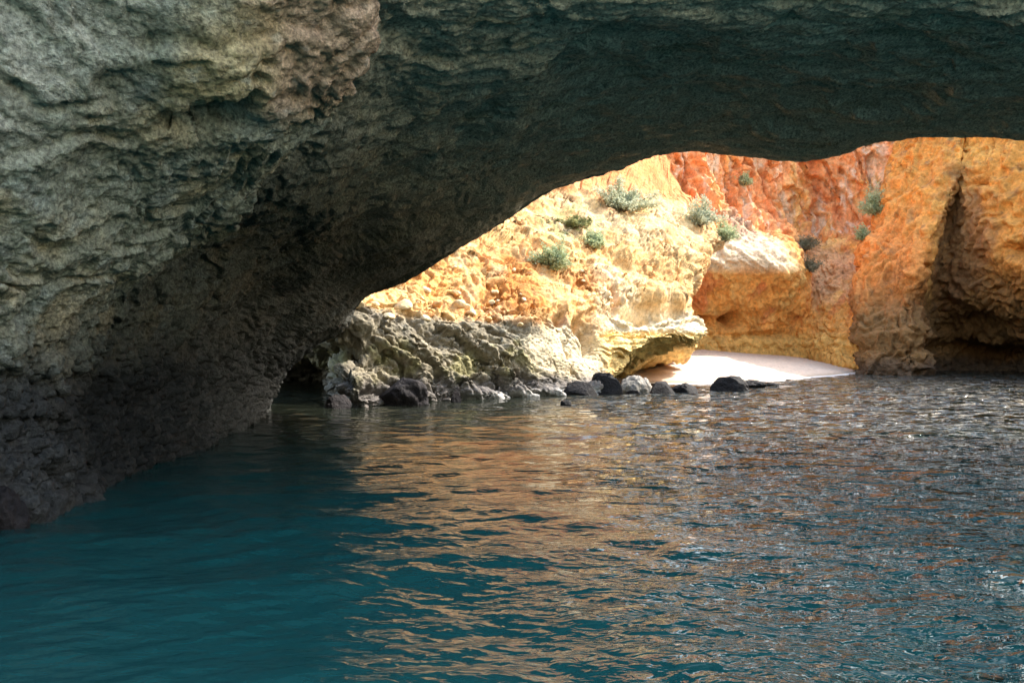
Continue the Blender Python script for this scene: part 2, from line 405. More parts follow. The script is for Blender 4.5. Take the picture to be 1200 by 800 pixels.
for c_, r_, d_ in [((at(520, 375, 30.4)), .45, .35), (at(447, 418, 28), (.8, 1.2, .4), .35), (at(505, 402, 29.5), (.6, 1, .35), .3),
                   (at(385, 447, 30), (1.3, 1.5, .6), .3), (at(655, 425, 32), (.12, 1, .5), .1),
                   (at(725, 415, 35), (.2, 1, .4), .1), 
                   (at(480, 445, 28), (.35, .8, .7), .3), (at(570, 430, 30), (.8, 1, .2), .25), (at(605, 440, 30.8), (.35, 1, .15), .3)]:
    h += dent(P, c_, r_, d_)
# bedding steps of the grey shelf, dipping down to the right
bed = P[:, 2] + .42*P[:, 0] + .25*fbm(P, .7, 3, off=18)
sw = (bed*1.35) % 1.0
h += grey*.20*(ss(0, .75, sw)*(1-ss(.88, 1.0, sw)) - .4)*(1-ss(3, 4.5, P[:, 0]))
slabm = blob(P, at(670, 416, 33.6), (2.0, 5, 1.45), .25)
h = h*(1-.75*slabm)
for c_, r_, d_ in [(at(692, 396, 34.2), (.34, 3, .75), 1.7), (at(680, 376, 34), (.34, 3, .55), 1.2), (at(757, 362, 37.5), (1.3, 4, .50), 2.0), (at(797, 360, 39), (.7, 4, .42), 1.5),
                   (at(722, 345, 37), (.28, 4, .8), .8), (at(655, 372, 33.6), (.25, 3, .35), .7)]:
    h += dent(P, c_, r_, d_)
G = push(G, h.astype(np.float32), FLc); P = flat(G)
nose = blob(P, at(785, 405, 38), (4.0, 7, 2.4))
rough_z = ss(-.15, .3, fbm(P, .33, 3, off=69))
smooth_top = ss(5.5, 7.5, P[:, 2])
h = (.13*fbm(P, (2.0, 2.0, 1.4), 4, .6, off=19) + .12*(billow(P, 2.0, 4, .6, off=20)-.35))*(.35+.55*rough_z)*(1-.35*smooth_top)*(1-.6*nose)
h += .10*fbm(dipc, (.7, .8, 2.8), 4, .6, off=73)*grey
pt = cell(P, (2.6, 2.6, 3.2), 7.0)[0]; h -= .11*(1-ss(.12, .4, pt))*(1-grey*.5)*(1-.7*nose)*rough_z
h += nose*.07*fbm(P, (.8, .8, 6), 3, .6, off=25)
h = h*(1-.6*slabm)
G = push(G, h.astype(np.float32), FLc); P = flat(G)
h = .05*fbm(P, 5.5, 4, .7, off=26) - .16*(1-nose*.7)*np.exp(-(fbm(P, (1.0, 1.0, .7), 3, .6, off=91)/.045)**2)*ss(-.1, .2, fbm(P, .5, 2, off=92)) - .035*(1-ss(.1, .38, cell(P, (6.5, 6.5, 8), 2.0)[0]))
G = push(G, h.astype(np.float32), FLc); P = flat(G); G_left = G; tu_left, tv_left = tu, tv
LN = flat(normals(G, FLc))
X, Z, Yv = P[:, 0], P[:, 2], P[:, 1]
grey = np.maximum(1-ss(-.2, .2, Z-zgrey(P) + .45*fbm(P, .8, 4, .6, off=13)), slabm)
c = np.tile(np.array([.74, .49, .22], np.float32), (len(P), 1))                         # golden limestone
c = lerp(c, (.62, .25, .075), ss(.05, .35, fbm(P, (.45, .45, .22), 4, .55, off=27))*.85)   # iron-red bands
red = blob(P, at(598, 340, 35), (1.3, 4, 2.0), 1.0); c = lerp(c, (.60, .25, .06), red*.85)
red = blob(P, at(500, 315, 33), (1.6, 5, 1.0), .9); c = lerp(c, (.62, .30, .08), red*.7)
red = blob(P, at(700, 345, 36), (1.6, 4, 1.2), .8); c = lerp(c, (.62, .30, .09), red*.6)
red = ss(9.2, 11, Z + .3*X*0 + 1.0*fbm(P, .5, 3, off=29)); c = lerp(c, (.56, .21, .07), red*.9)
cream = ss(-.05, .35, fbm(P, (.6, .6, .3), 4, .6, off=28)); c = lerp(c, (.76, .62, .40), cream*.5)
cream = ss(5.6, 7.0, Z+.6*fbm(P, .7, 3, off=30))*(1-ss(9.2, 10.4, Z+.6*fbm(P, .7, 3, off=35)))*ss(0, 2.5, X); c = lerp(c, (.72, .56, .34), cream*.55)
cream = blob(P, at(725, 355, 37), (1.2, 3, 2.8), .7); c = lerp(c, (.76, .62, .40), cream*.8)
g = np.tile(np.array([.36, .31, .22], np.float32), (len(P), 1))
g = lerp(g, (.20, .175, .14), ss(0, .4, fbm(P, 1.1, 4, .6, off=32))*.8)
g = lerp(g, (.44, .40, .30), ss(.05, .4, fbm(P, 1.7, 4, .6, off=33))*.7)
g = lerp(g, (.33, .31, .07), ss(-.05, .3, fbm(P, .9, 3, .6, off=34))*(1-ss(.9, 1.3, np.abs(Z-1.15)/.7))*.45)    # yellow-green algae band
g = lerp(g, (.64, .52, .34), slabm*.95); g = lerp(g, (.42, .34, .22), slabm*ss(0, .4, fbm(P, (2.5, 2.5, .5), 3, .6, off=99))*.6)
lowb = 1-ss(.45, .95, Z+.35*fbm(P, .9, 3, off=36)-.25*ss(0, 3, X)*0); g = lerp(g, (.20, .18, .175), lowb*.85)
g = lerp(g, (.55, .53, .50), (1-ss(.12, .3, Z+.1*fbm(P, 1.5, 3, off=37)))*ss(-2.2, -1.0, X)*.9)
red = ss(8.4, 9.8, Z + .9*fbm(P, .5, 3, off=29)); c = lerp(c, (.66, .27, .10), red*.85)
c = lerp(c, (.66, .30, .10), ss(.0, .35, fbm(P, (.7, .7, .5), 4, .6, off=101))*.55)
g = g*(.64+.24*slabm)[:, None]; c = c*np.array([.86, .80, .74], np.float32)
c = c*(1-grey[:, None]) + g*grey[:, None]
ns = nose*(1-ss(2.0, 2.4, Z+.2*fbm(P, 1.2, 3, off=38))); c = lerp(c, (.86, .60, .24), np.minimum(1, ns*1.3))  # golden underside, brightened to stand for light bounced off the sand
c = lerp(c, (.70, .60, .42), nose*ss(2.0, 2.4, Z)*(1-ss(2.8, 3.4, Z))*.8)
c = lerp(c, (.40, .30, .11), nose*ss(.1, .4, fbm(P, (1, 1, 5), 3, .6, off=77))*.4*(1-ss(1.4, 1.9, Z)))
gr = blob(P, at(660, 262, 41), (2.2, 5, 1.4), 1.0)*ss(-.1, .3, fbm(P, 2.2, 3, .6, off=39)); c = lerp(c, (.30, .33, .12), gr*.7)
me = mesh_from(P, grid_quads(len(tu), len(tv), FLc > 0), 'left_cliff', c)
left = link('left_cliff', me, M_cliff, kind='structure', label='sunlit golden headland with grey shelf and undercut nose')
LeftP, LeftN = P, LN

# ---- back of the cove: undercut orange wall, bench above it, red cliff behind
BC = [
 [(760, 412, 53), (760, 380, 53), (760, 335, 52.5), (760, 315, 52), (765, 285, 54), (770, 245, 56), (770, 200, 57), (770, 160, 58), (770, 140, 62), (770, 130, 80)],
 [(795, 411, 54), (795, 380, 54), (795, 335, 53.2), (795, 312, 52.6), (798, 283, 54), (795, 245, 56.5), (792, 200, 57.5), (792, 155, 58), (792, 135, 62), (790, 130, 80)],
 [(830, 410, 55), (830, 378, 55), (832, 333, 53.6), (832, 303, 52.9), (835, 272, 55), (832, 240, 57.5), (830, 200, 58.5), (830, 155, 59), (832, 135, 64), (830, 130, 80)],
 [(880, 409, 56), (880, 374, 56), (880, 328, 54.2), (880, 302, 53.4), (870, 275, 55.5), (862, 245, 59), (864, 200, 60), (865, 155, 60.5), (868, 135, 66), (865, 130, 80)],
 [(922, 409, 57), (925, 376, 57.2), (930, 332, 55), (932, 313, 54.6), (912, 275, 58), (902, 250, 61), (902, 200, 61.5), (902, 155, 61.8), (904, 138, 67), (900, 130, 80)],
 [(950, 412, 56.5), (953, 388, 56.7), (953, 352, 57.8), (953, 322, 59), (950, 288, 61), (945, 262, 62.5), (945, 200, 62.8), (945, 155, 63), (945, 138, 68), (940, 130, 80)],
 [(985, 421, 53), (988, 400, 53.6), (990, 365, 55), (990, 330, 57), (985, 290, 60), (985, 262, 62.5), (985, 200, 62.8), (985, 155, 63), (985, 138, 69), (985, 130, 82)],
 [(1020, 432, 51), (1022, 405, 52), (1024, 370, 53.5), (1027, 335, 55.5), (1032, 290, 58.5), (1032, 255, 61), (1028, 200, 62), (1028, 155, 62.5), (1030, 138, 70), (1030, 130, 84)],
 [(1080, 432, 56), (1080, 405, 57), (1080, 370, 58.5), (1080, 335, 60), (1080, 290, 61), (1080, 255, 62), (1078, 200, 62), (1078, 155, 62.5), (1080, 138, 70), (1080, 130, 84)],
]
tu = spread([(0, 1, 25), (1, 7, 330), (7, 8, 25)])
tv = spread([(0, 1, 6), (1, 8, 270), (8, 10, 16)])
G = cliff_grid(BC, tu, tv, 0.0); FB = face_cam(G); P = flat(G)
up = ss(8.0, 9.6, P[:, 2])
flute = perlin(P + .5*fbm(P, .4, 2)[:, None], (.42, .42, .07), 30.5)
h = .5*fbm(P, (.22, .22, .22), 3, off=40) + up*(.6*(1-np.abs(flute)*1.8)-.3) + .18*(billow(P, .8, 4, .55, off=41)-.3) + .22*fbm(P, (.9, .9, .6), 5, .6, off=111)
flt2 = perlin(P, (1.1, 1.1, .16), 33.3); h += up*.28*(1-np.abs(flt2)*1.8)
q = np.stack([P[:, 0]+.8*P[:, 2], P[:, 1], P[:, 2]-.6*P[:, 0]], -1).astype(np.float32)
tb = fbm(q + .6*fbm(P, .5, 2)[:, None], (.28, .28, .12), 3, .5, off=105)*5; fb = tb-np.floor(tb)
h += (.25+.5*up)*(np.floor(tb) + ss(.7, 1.0, fb) - tb*.7)
for c_, r_, d_ in [(at(858, 377, 56), (.7, 3, .42), 3.2), (at(832, 379, 55), (.7, 3, .3), 2.4), (at(912, 385, 57), (.3, 1, .5), .3), (at(797, 215, 57), (.4, 1, .8), 1.2)]:
    h += dent(P, c_, r_, d_)
h -= .35*np.exp(-((P[:, 2]-2.2 + .25*fbm(P, .5, 3, off=42))/.22)**2)*(P[:, 0] < 18)             # bedding joint above the sand
G = push(G, h.astype(np.float32), FB); P = flat(G)
bn = ss(5.4, 6.2, P[:, 2])*(1-ss(8.5, 9.5, P[:, 2]))
h = .26*fbm(P, (1.2, 1.2, 1.6), 5, .62, off=43) + .07*(1-.2*bn)*(billow(P, (2.0, 2.0, 1.2), 3, .6, off=44)-.35) + .05*fbm(P, 5, 3, .65, off=113) - .08*(1-ss(.1, .4, cell(P, (2.2, 2.2, 2.6))[0]))*ss(-.1, .3, fbm(P, .5, 2, off=78))
G = push(G, h.astype(np.float32), FB); P = flat(G); BackP = P; BackN = flat(normals(G, FB))
X, Z = P[:, 0], P[:, 2]
c = np.tile(np.array([.76, .35, .09], np.float32), (len(P), 1))
c = lerp(c, (.80, .34, .15), up*.9)
c = lerp(c, (.80, .50, .17), ss(0, .4, fbm(P, (.5, .5, .18), 4, .55, off=45))*.6)
c = lerp(c, (.60, .17, .06), ss(.05, .4, fbm(P, (.7, .7, .12), 4, .6, off=46))*.7)
c = lerp(c, (.80, .62, .46), up*ss(.05, .3, fbm(P, (.9, .9, .25), 4, .6, off=47))*.7)
c = lerp(c, (.74, .44, .13), (1-ss(1.9, 2.5, Z+.2*fbm(P, .6, 3, off=42)))*.8)
bench = ss(5.6, 6.2, Z)*(1-ss(7.8, 9.0, Z))*(1-ss(15.5, 18, X)); c = lerp(c, (.76, .63, .46), bench*.7)
scree = blob(P, at(965, 315, 59), (2.4, 4, 3.2), .5); c = lerp(c, (.62, .34, .18), scree*.8)
c = lerp(c, (.34, .24, .19), blob(P, at(865, 268, 57), (1.4, 4, 1.7), .5)*.7)
me = mesh_from(P, grid_quads(len(tu), len(tv), FB > 0), 'back_cliff', c)
back = link('back_cliff', me, M_cliff, kind='structure', label='red and orange cliff closing the back of the cove')

# ---- right side of the cove, in its own shade
RC = [
 [(1030, 425, 60), (1025, 405, 61), (1020, 385, 62), (1022, 345, 63), (1040, 290, 65), (1050, 250, 66), (1055, 200, 67), (1060, 166.0, 68), (1060, 156.0, 70), (1060, 154.0, 80)],
 [(1004, 438, 50), (1002, 417, 50.5), (1000, 392, 51.2), (996, 352, 52.8), (1006, 300, 55), (1026, 250, 57.5), (1040, 200, 59), (1048, 166.0, 60), (1052, 154.0, 61), (1070, 149.0, 75)],
 [(1042, 440, 47.8), (1042, 417, 48), (1042, 392, 48.8), (1042, 350, 50), (1048, 300, 51.5), (1058, 250, 53.5), (1068, 200, 55), (1072, 166.0, 56), (1075, 148.0, 57), (1095, 144.0, 70)],
 [(1084, 439, 48), (1084, 417, 48.4), (1080, 392, 49), (1076, 350, 49.4), (1082, 300, 49.6), (1104, 250, 50.4), (1118, 200, 51.4), (1124, 166.0, 52.4), (1128, 144.0, 54), (1135, 140.0, 66)],
 [(1108, 436, 54), (1106, 415, 55.4), (1102, 392, 55), (1097, 350, 53.6), (1102, 300, 52.9), (1117, 250, 52.6), (1126, 200, 52.4), (1127, 166.0, 52.6), (1136, 142.0, 54.5), (1160, 138.0, 66)],
 [(1158, 435, 54.5), (1158, 415, 56), (1156, 392, 53.6), (1148, 350, 50.6), (1142, 300, 49.6), (1138, 250, 49.8), (1136, 200, 50.8), (1142, 166.0, 51.6), (1150, 140.0, 52.5), (1190, 134.0, 64)],
 [(1205, 434, 53), (1205, 415, 54), (1205, 392, 50.5), (1200, 350, 47.6), (1198, 300, 46.6), (1200, 250, 46.8), (1205, 200, 47.4), (1212, 166.0, 48.3), (1222, 136.0, 49.5), (1250, 128.0, 62)],
 [(1290, 440, 47), (1290, 417, 47.5), (1290, 390, 46), (1290, 350, 44.5), (1290, 300, 44), (1290, 250, 44), (1300, 200, 44.5), (1310, 166.0, 45), (1330, 126.0, 46), (1380, 114.0, 58)],
 [(1480, 455, 36), (1480, 417, 36), (1480, 390, 36), (1485, 350, 36), (1490, 300, 36), (1500, 250, 36), (1510, 200, 36.5), (1530, 130, 37), (1570, 40, 38), (1680, 10, 48)],
 [(1850, 480, 25), (1850, 440, 25), (1850, 400, 25), (1860, 350, 25), (1860, 280, 25), (1870, 200, 25), (1880, 100, 25), (1900, 0, 25), (1950, -140, 26), (2200, -200, 33)],
]
tu = spread([(0, 1, 12), (1, 7, 270), (7, 9, 36)])
tv = spread([(0, 1, 6), (1, 8, 250), (8, 10, 16)])
G = cliff_grid(RC, tu, tv); FR = face_cam(G); P = flat(G)
h = .6*fbm(P, (.2, .2, .28), 3, off=50) + .16*(billow(P, .7, 4, .55, off=51)-.3) + .25*fbm(P, (.8, .8, .9), 5, .6, off=112)
tb = fbm(P + .6*fbm(P, .5, 2)[:, None], (.3, .3, .22), 3, .5, off=106)*5; fb = tb-np.floor(tb)
h += .38*(np.floor(tb) + ss(.7, 1.0, fb) - tb*.75)
gul = perlin(P, (.5, .5, .1), 52.5); h -= .4*np.maximum(0, gul-.1)*ss(5, 8, P[:, 2])
for c_, r_, d_ in [(at(1078, 312, 50), (.35, 1, .3), .8), (at(1190, 294, 47), (.7, 1.2, .6), 1.2), (at(1143, 212, 50), (.4, 1, .25), .8), (at(1100, 345, 50), (.5, 1, .5), .6),
                   (at(1130, 400, 52), (2.6, 3, 1.6), 1.0)]:
    h += dent(P, c_, r_, d_)
led = P[:, 2] + .3*fbm(P, .5, 3, off=53)
h += .3*np.exp(-((led-2.1)/.4)**2) - .25*np.exp(-((led-1.4)/.25)**2)
G = push(G, h.astype(np.float32), FR); P = flat(G)
pitz = ss(-.1, .3, fbm(P, .35, 2, off=54))*(1-ss(6, 9, P[:, 2])*.4)
h = .17*fbm(P, 1.8, 5, .65, off=55) + .08*(billow(P, 2.1, 4, .6, off=56)-.35) - .3*pitz*(1-ss(.1, .42, cell(P, (1.6, 1.6, 1.9))[0]))
G = push(G, h.astype(np.float32), FR); P = flat(G); RightP = P; RightN = flat(normals(G, FR))
X, Z = P[:, 0], P[:, 2]
c = np.tile(np.array([.68, .35, .085], np.float32), (len(P), 1))
c = lerp(c, (.74, .44, .12), ss(-.05, .35, fbm(P, (.3, .3, .2), 4, .55, off=57))*.8)
c = lerp(c, (.74, .30, .08), (1-ss(21.5, 24, X+1.2*fbm(P, .4, 3, off=58)))*ss(2.5, 4, Z)*.8)
c = lerp(c, (.22, .15, .08), ss(.1, .45, fbm(P, 1.1, 4, .65, off=59))*.6)
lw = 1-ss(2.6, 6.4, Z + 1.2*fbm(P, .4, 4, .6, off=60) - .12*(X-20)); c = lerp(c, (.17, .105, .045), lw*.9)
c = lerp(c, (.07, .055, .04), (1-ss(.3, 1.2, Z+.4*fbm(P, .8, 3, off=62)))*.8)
c = lerp(c, (.26, .15, .08), blob(P, at(1118, 285, 52), (1.6, 4, 4.2), .5)*.75)  # shade of the recess painted dark into the rock
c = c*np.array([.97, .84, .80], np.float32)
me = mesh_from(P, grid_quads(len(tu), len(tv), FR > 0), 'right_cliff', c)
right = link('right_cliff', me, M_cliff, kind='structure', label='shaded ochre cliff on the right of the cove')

# ------------------------------------------------------------------ beach
xs = np.linspace(-2, 26, 220); ys = np.linspace(34, 66, 260)
XX, YY = np.meshgrid(xs, ys, indexing='ij')
shore = np.interp(XX, [-2, 3, 4.5, 7.3, 11.5, 15.3, 18.8, 26], [37, 37.5, 39.6, 38.6, 41, 45.6, 49.8, 56])
k = 5
for _ in range(6): shore = (np.roll(shore, 4, 0)+np.roll(shore, -4, 0)+shore)/3 if False else shore
P = np.stack([XX, YY, np.zeros_like(XX)], -1).astype(np.float32); Pf = flat(P)
dd = (YY-shore).ravel() + .5*fbm(Pf, .25, 2, off=63)
z = np.where(dd > 0, .088*dd, .14*dd); z = np.minimum(z, 1.5+.01*dd)
z = z + .025*fbm(Pf, .9, 4, .5, off=64)*ss(.5, 3, dd)
z = z - .04*(1-ss(.12, .4, cell(Pf, 1.7)[0]))*ss(1.5, 3, dd)
Pf = Pf.copy(); Pf[:, 2] = z
c = np.tile(np.array([.60, .47, .37], np.float32), (len(Pf), 1))
c = lerp(c, (.33, .25, .18), 1-ss(.2, 1.6, dd + .3*fbm(Pf, .6, 3, off=65)))
c = lerp(c, (.80, .80, .80), np.exp(-((dd-.15-.15*fbm(Pf, .8, 3, off=120))/.16)**2)*.9)      # foam left along the wash line
me = mesh_from(Pf, grid_quads(len(xs), len(ys), True), 'beach', c)
M_sand = rock_mat('sand', fine=30, bump=.01, speck=(.9, 1.1)); 
link('beach', me, M_sand, kind='structure', label='small beach of pale pink sand at the back of the cove')
# sea floor
me = mesh_from(np.array([(-900, -900, -3.2), (900, -900, -3.2), (900, 900, -3.2), (-900, 900, -3.2)]), np.array([[0, 1, 2, 3]]), 'seabed', np.tile([.3, .27, .2], (4, 1)))
link('seabed', me, M_sand, kind='structure')

# ------------------------------------------------------------------ sea
rows = [-900, -300, -100, -30, -10, -3, 0, 1.5] + list(2.2 + np.linspace(0, 1, 12)*1.8)[:-1]
y = 4.0; dense = []
while y < 58:
    dense.append(y); y += max(.016, min(.22, y*y/(910*2.0)*.8))
rows = np.array(rows + dense + [62, 70, 90, 130, 250, 900])
core = np.linspace(-.72, .72, 760)
cols = np.concatenate([[-220, -60, -15, -5, -2.2, -1.3, -.95, -.8], core, [.8, .95, 1.3, 2.2, 5, 15, 60, 220]])
sc_y = np.clip(np.abs(rows), 4.0, 58)
XX = sc_y[:, None]*cols[None, :]; YY = np.broadcast_to(rows[:, None], XX.shape).astype(float)
dxg = sc_y[:, None]*(core[1]-core[0])*np.ones_like(XX); dyg = np.gradient(rows)[:, None]*np.ones_like(XX)
dxg[:, :8] = 50; dxg[:, -8:] = 50
Z = np.zeros_like(XX)
rs = np.random.RandomState(12)
wx = XX + .35*np.sin(YY*.7+XX*.31) ; wy = YY + .4*np.sin(XX*.53-YY*.21)
for k in range(84):
    lam = float(np.exp(rs.uniform(math.log(.11), math.log(3.2))))
    th = math.radians(rs.normal(80, 38))
    kk = 2*math.pi/lam
    slope = .0125*(1.3 if lam > .9 else 1.0)*(1.1 if .25 < lam < .9 else 1)
    amp = slope/kk*1.25
    ph = rs.uniform(0, 6.283)
    kx, ky = kk*math.cos(th), kk*math.sin(th)
    step = np.abs(math.cos(th))*dxg + np.abs(math.sin(th))*dyg
    wgt = ss(2.5, 5.0, lam/step)
    if wgt.max() <= 0: continue
    s = np.sin(kx*wx + ky*wy + ph)
    # amplitude that comes and goes in patches, sharper crests than troughs
    env = .75+.5*np.sin(XX*rs.uniform(.2, .9) + YY*rs.uniform(.2, .7) + ph*3)
    Z += wgt*amp*env*(s + .28*(s*s-.5))
calm = 1-ss(36, 46, YY)*.6
Z *= calm*1.12*(1+.10*ss(2.5, 7, XX + 1.2*np.sin(YY*.4)))
Pw = np.stack([XX, YY, Z], -1).astype(np.float32)
me = mesh_from(flat(Pw), grid_quads(len(rows), len(cols)), 'sea')
m, nt, b = new_mat('sea_water'); L = nt.links.new
b.inputs['Base Color'].default_value = (.004, .115, .125, 1); b.inputs['Roughness'].default_value = .02; b.inputs['IOR'].default_value = 1.333
b.inputs['Specular IOR Level'].default_value = .5
tc = N(nt, 'ShaderNodeNewGeometry')
mp = N(nt, 'ShaderNodeMapping'); mp.inputs['Scale'].default_value = (.75, 1.25, 1); mp.inputs['Rotation'].default_value = (0, 0, .18); L(tc.outputs['Position'], mp.inputs[0])
a1 = N(nt, 'ShaderNodeTexNoise'); a1.inputs['Scale'].default_value = 1.9; a1.inputs['Detail'].default_value = 1.6; a1.inputs['Distortion'].default_value = .5
a2 = N(nt, 'ShaderNodeTexNoise'); a2.inputs['Scale'].default_value = 7.5; a2.inputs['Detail'].default_value = 2.5; a2.inputs['Distortion'].default_value = .7
for n in (a1, a2): L(mp.outputs[0], n.inputs['Vector'])
# teal cave water; brownish cove shallows coloured darker to offset the sun there
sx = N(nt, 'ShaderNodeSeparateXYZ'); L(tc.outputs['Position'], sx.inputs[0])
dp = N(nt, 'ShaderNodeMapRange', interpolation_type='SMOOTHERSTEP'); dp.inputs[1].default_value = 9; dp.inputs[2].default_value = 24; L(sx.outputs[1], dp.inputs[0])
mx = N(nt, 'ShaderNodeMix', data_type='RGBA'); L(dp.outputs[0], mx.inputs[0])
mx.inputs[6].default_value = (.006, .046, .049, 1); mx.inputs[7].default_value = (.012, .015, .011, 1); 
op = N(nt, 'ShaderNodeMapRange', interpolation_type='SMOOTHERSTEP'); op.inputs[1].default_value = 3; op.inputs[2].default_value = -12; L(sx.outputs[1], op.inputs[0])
m2 = N(nt, 'ShaderNodeMix', data_type='RGBA'); L(op.outputs[0], m2.inputs[0]); L(mx.outputs[2], m2.inputs[6]); m2.inputs[7].default_value = (.10, .145, .135, 1)   # open sea, made paler to bounce light up into the cave
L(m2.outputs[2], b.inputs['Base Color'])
ad = N(nt, 'ShaderNodeMath', operation='MULTIPLY_ADD'); L(a1.outputs[0], ad.inputs[0]); ad.inputs[1].default_value = 2.6
fr_ = N(nt, 'ShaderNodeMapRange'); fr_.inputs[1].default_value = 8; fr_.inputs[2].default_value = 22; fr_.inputs[3].default_value = 1; fr_.inputs[4].default_value = .1; L(sx.outputs[1], fr_.inputs[0])
fm = N(nt, 'ShaderNodeMath', operation='MULTIPLY'); L(a2.outputs[0], fm.inputs[0]); L(fr_.outputs[0], fm.inputs[1]); L(fm.outputs[0], ad.inputs[2])
bp = N(nt, 'ShaderNodeBump'); bp.inputs['Strength'].default_value = 1; bd = N(nt, 'ShaderNodeMapRange'); bd.inputs[1].default_value = 7; bd.inputs[2].default_value = 20; bd.inputs[3].default_value = .011; bd.inputs[4].default_value = .020
L(sx.outputs[1], bd.inputs[0])
# breezier water towards the right of the cove
wn = N(nt, 'ShaderNodeTexNoise'); wn.inputs['Scale'].default_value = .22; wn.inputs['Detail'].default_value = 2; L(tc.outputs['Position'], wn.inputs['Vector'])
wv = N(nt, 'ShaderNodeMath', operation='MULTIPLY_ADD'); L(wn.outputs[0], wv.inputs[0]); wv.inputs[1].default_value = 7; L(sx.outputs[0], wv.inputs[2])
wr = N(nt, 'ShaderNodeMapRange', interpolation_type='SMOOTHERSTEP'); wr.inputs[1].default_value = 3.0; wr.inputs[2].default_value = 9; wr.inputs[3].default_value = 1; wr.inputs[4].default_value = 15
L(wv.outputs[0], wr.inputs[0])
wm = N(nt, 'ShaderNodeMath', operation='MULTIPLY'); L(bd.outputs[0], wm.inputs[0]); L(wr.outputs[0], wm.inputs[1]); L(wm.outputs[0], bp.inputs['Distance'])
L(ad.outputs[0], bp.inputs['Height']); L(bp.outputs[0], b.inputs['Normal'])
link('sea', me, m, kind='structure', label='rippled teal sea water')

# ------------------------------------------------------------------ boulders
def ico(sub):
    import bmesh
    bm = bmesh.new(); bmesh.ops.create_icosphere(bm, subdivisions=sub, radius=1)
    V = np.array([v.co[:] for v in bm.verts], np.float32); Fc = np.array([[v.index for v in f.verts] for f in bm.faces]); bm.free()
    return V, Fc
ICO5, ICO3 = ico(5), ico(3)
def boulder_mesh(name, size, seed, tones, sub=ICO5, jag=.35, flatb=.25):
    V, Fc = sub; V = V.copy()
    r = 1 + jag*fbm(V, 1.0, 3, .5, off=seed) + jag*.5*(billow(V, 1.6, 4, .55, off=seed+3)-.4)
    # a few clean breaks
    rs = np.random.RandomState(int(seed*10))
    V = V*r[:, None]
    for _ in range(7):
        n = rs.normal(size=3); n /= np.linalg.norm(n); d = rs.uniform(.5, .85)
        ex = np.maximum(0, V@n-d); V = V - (ex*.85)[:, None]*n
    V = V + (.035*fbm(V, 5, 3, .6, off=seed+5))[:, None]*V
    V = V*np.asarray(size, np.float32)/2
    c = lerp(np.tile(np.array(tones[0], np.float32), (len(V), 1)), tones[1], ss(-.1, .4, fbm(V, 3.0/max(size), 4, .6, off=seed+9)))
    return mesh_from(V.astype(np.float32), Fc, name, c)
BLACK = ((.007, .006, .007), (.016, .014, .014)); GREY = ((.24, .22, .19), (.12, .11, .10)); BROWN = ((.010, .008, .010), (.024, .019, .02))
ROCKS = [  # px, py of the waterline, width px, height px, depth factor, tones, label
 (391, 479, 32, 17, 1.0, BROWN, 'small round dark boulder in the water at the mouth of the dark hollow'),
 (470, 474, 64, 28, .7, BROWN, 'dark wedge-shaped boulder against the grey rock shelf'),
 (534, 471, 13, 15, 1.0, BROWN, 'small upright dark stone at the edge of the pale shelf'),
 (686, 463, 40, 17, .9, BLACK, 'low black boulder, leftmost of the row at the end of the shelf'),
 (712, 462, 36, 25, .9, BLACK, 'tallest black boulder where the shelf meets the beach'),
 (742, 460, 32, 17, .9, GREY, 'pale grey boulder right of the tallest black boulder'),
 (758, 458, 22, 14, .9, GREY, 'small pale grey boulder between the grey boulder and the flat black one'),
 (778, 461, 40, 14, .8, BLACK, 'flat black boulder in front of the bright sand'),
 (806, 460, 34, 10, .8, BLACK, 'very low black boulder, right end of the flat pair before the sand'),
 (857, 458, 44, 15, .8, BLACK, 'lone black boulder in the shallows right of the bright sand'),
 (885, 454, 26, 9, .8, BLACK, 'small black boulder right of the lone one in the shallows'),
 (905, 452, 15, 4, .8, BLACK, 'tiny black rock barely above water, rightmost in the shallows'),
 (664, 474, 12, 5, .8, BLACK, 'tiny dark rock awash in front of the shelf'),
 (742, 462, 18, 5, .8, BLACK, 'small dark stone awash before the pale grey boulders'),
 (-6, 624, 48, 50, 1.2, BROWN, 'dark boulder at the foot of the near cave wall, cut by the left edge'),
]
for k, (px, py, wp, hp, df, tn, lab) in enumerate(ROCKS):
    Y = CH*F/(py-HY); wid = wp/F*Y; hgt = hp/F*Y
    me = boulder_mesh('boulder', (wid*1.12, wid*df, hgt*2.1), 3.7+k*1.9, tn)
    o = link('boulder', me, M_wet, label=lab, category='boulder', group='boulders along the waterline')
    o.location = ((px-600)/F*Y, Y+wid*df*.3, hgt*.0)
    o.rotation_euler = (0, 0, random.uniform(-.3, .3))

# loose stones lodged on the left headland: parts of the cliff
def on_surface(Pn, Nn, px, py, ymin=20):
    X, Y_ = px_of(Pn); d = (X-px)**2+(Y_-py)**2 + (Pn[:, 1] < ymin)*1e6
    near = np.argsort(d)[:12]; i = near[np.argmin(Pn[near, 1])]
    return Pn[i], Nn[i]
CREAM = ((.66, .50, .28), (.70, .60, .42)); GREYC = ((.38, .33, .25), (.24, .21, .17)); ORNG = ((.60, .28, .10), (.62, .42, .2))
stone_protos = []
for k in range(9):
    tn = [CREAM, CREAM, GREYC, CREAM, ORNG, GREYC, CREAM, GREYC, ORNG][k]
    stone_protos.append(boulder_mesh('stone', (1, .9, .72), 51+k*2.3, tn, ICO3, .18))
rs = np.random.RandomState(8)
spots = [(422, 358, 22), (440, 355, 18), (472, 358, 34), (455, 370, 20), (498, 372, 22), (512, 358, 24), (537, 357, 28), (553, 366, 20), (500, 340, 16), (490, 352, 14), (573, 373, 16)]
for _ in range(14):
    a = rs.uniform(0, 1); spots.append((430+a*190+rs.normal(0, 8), 362-a*2+rs.normal(0, 17)-a*12, rs.uniform(7, 17)))
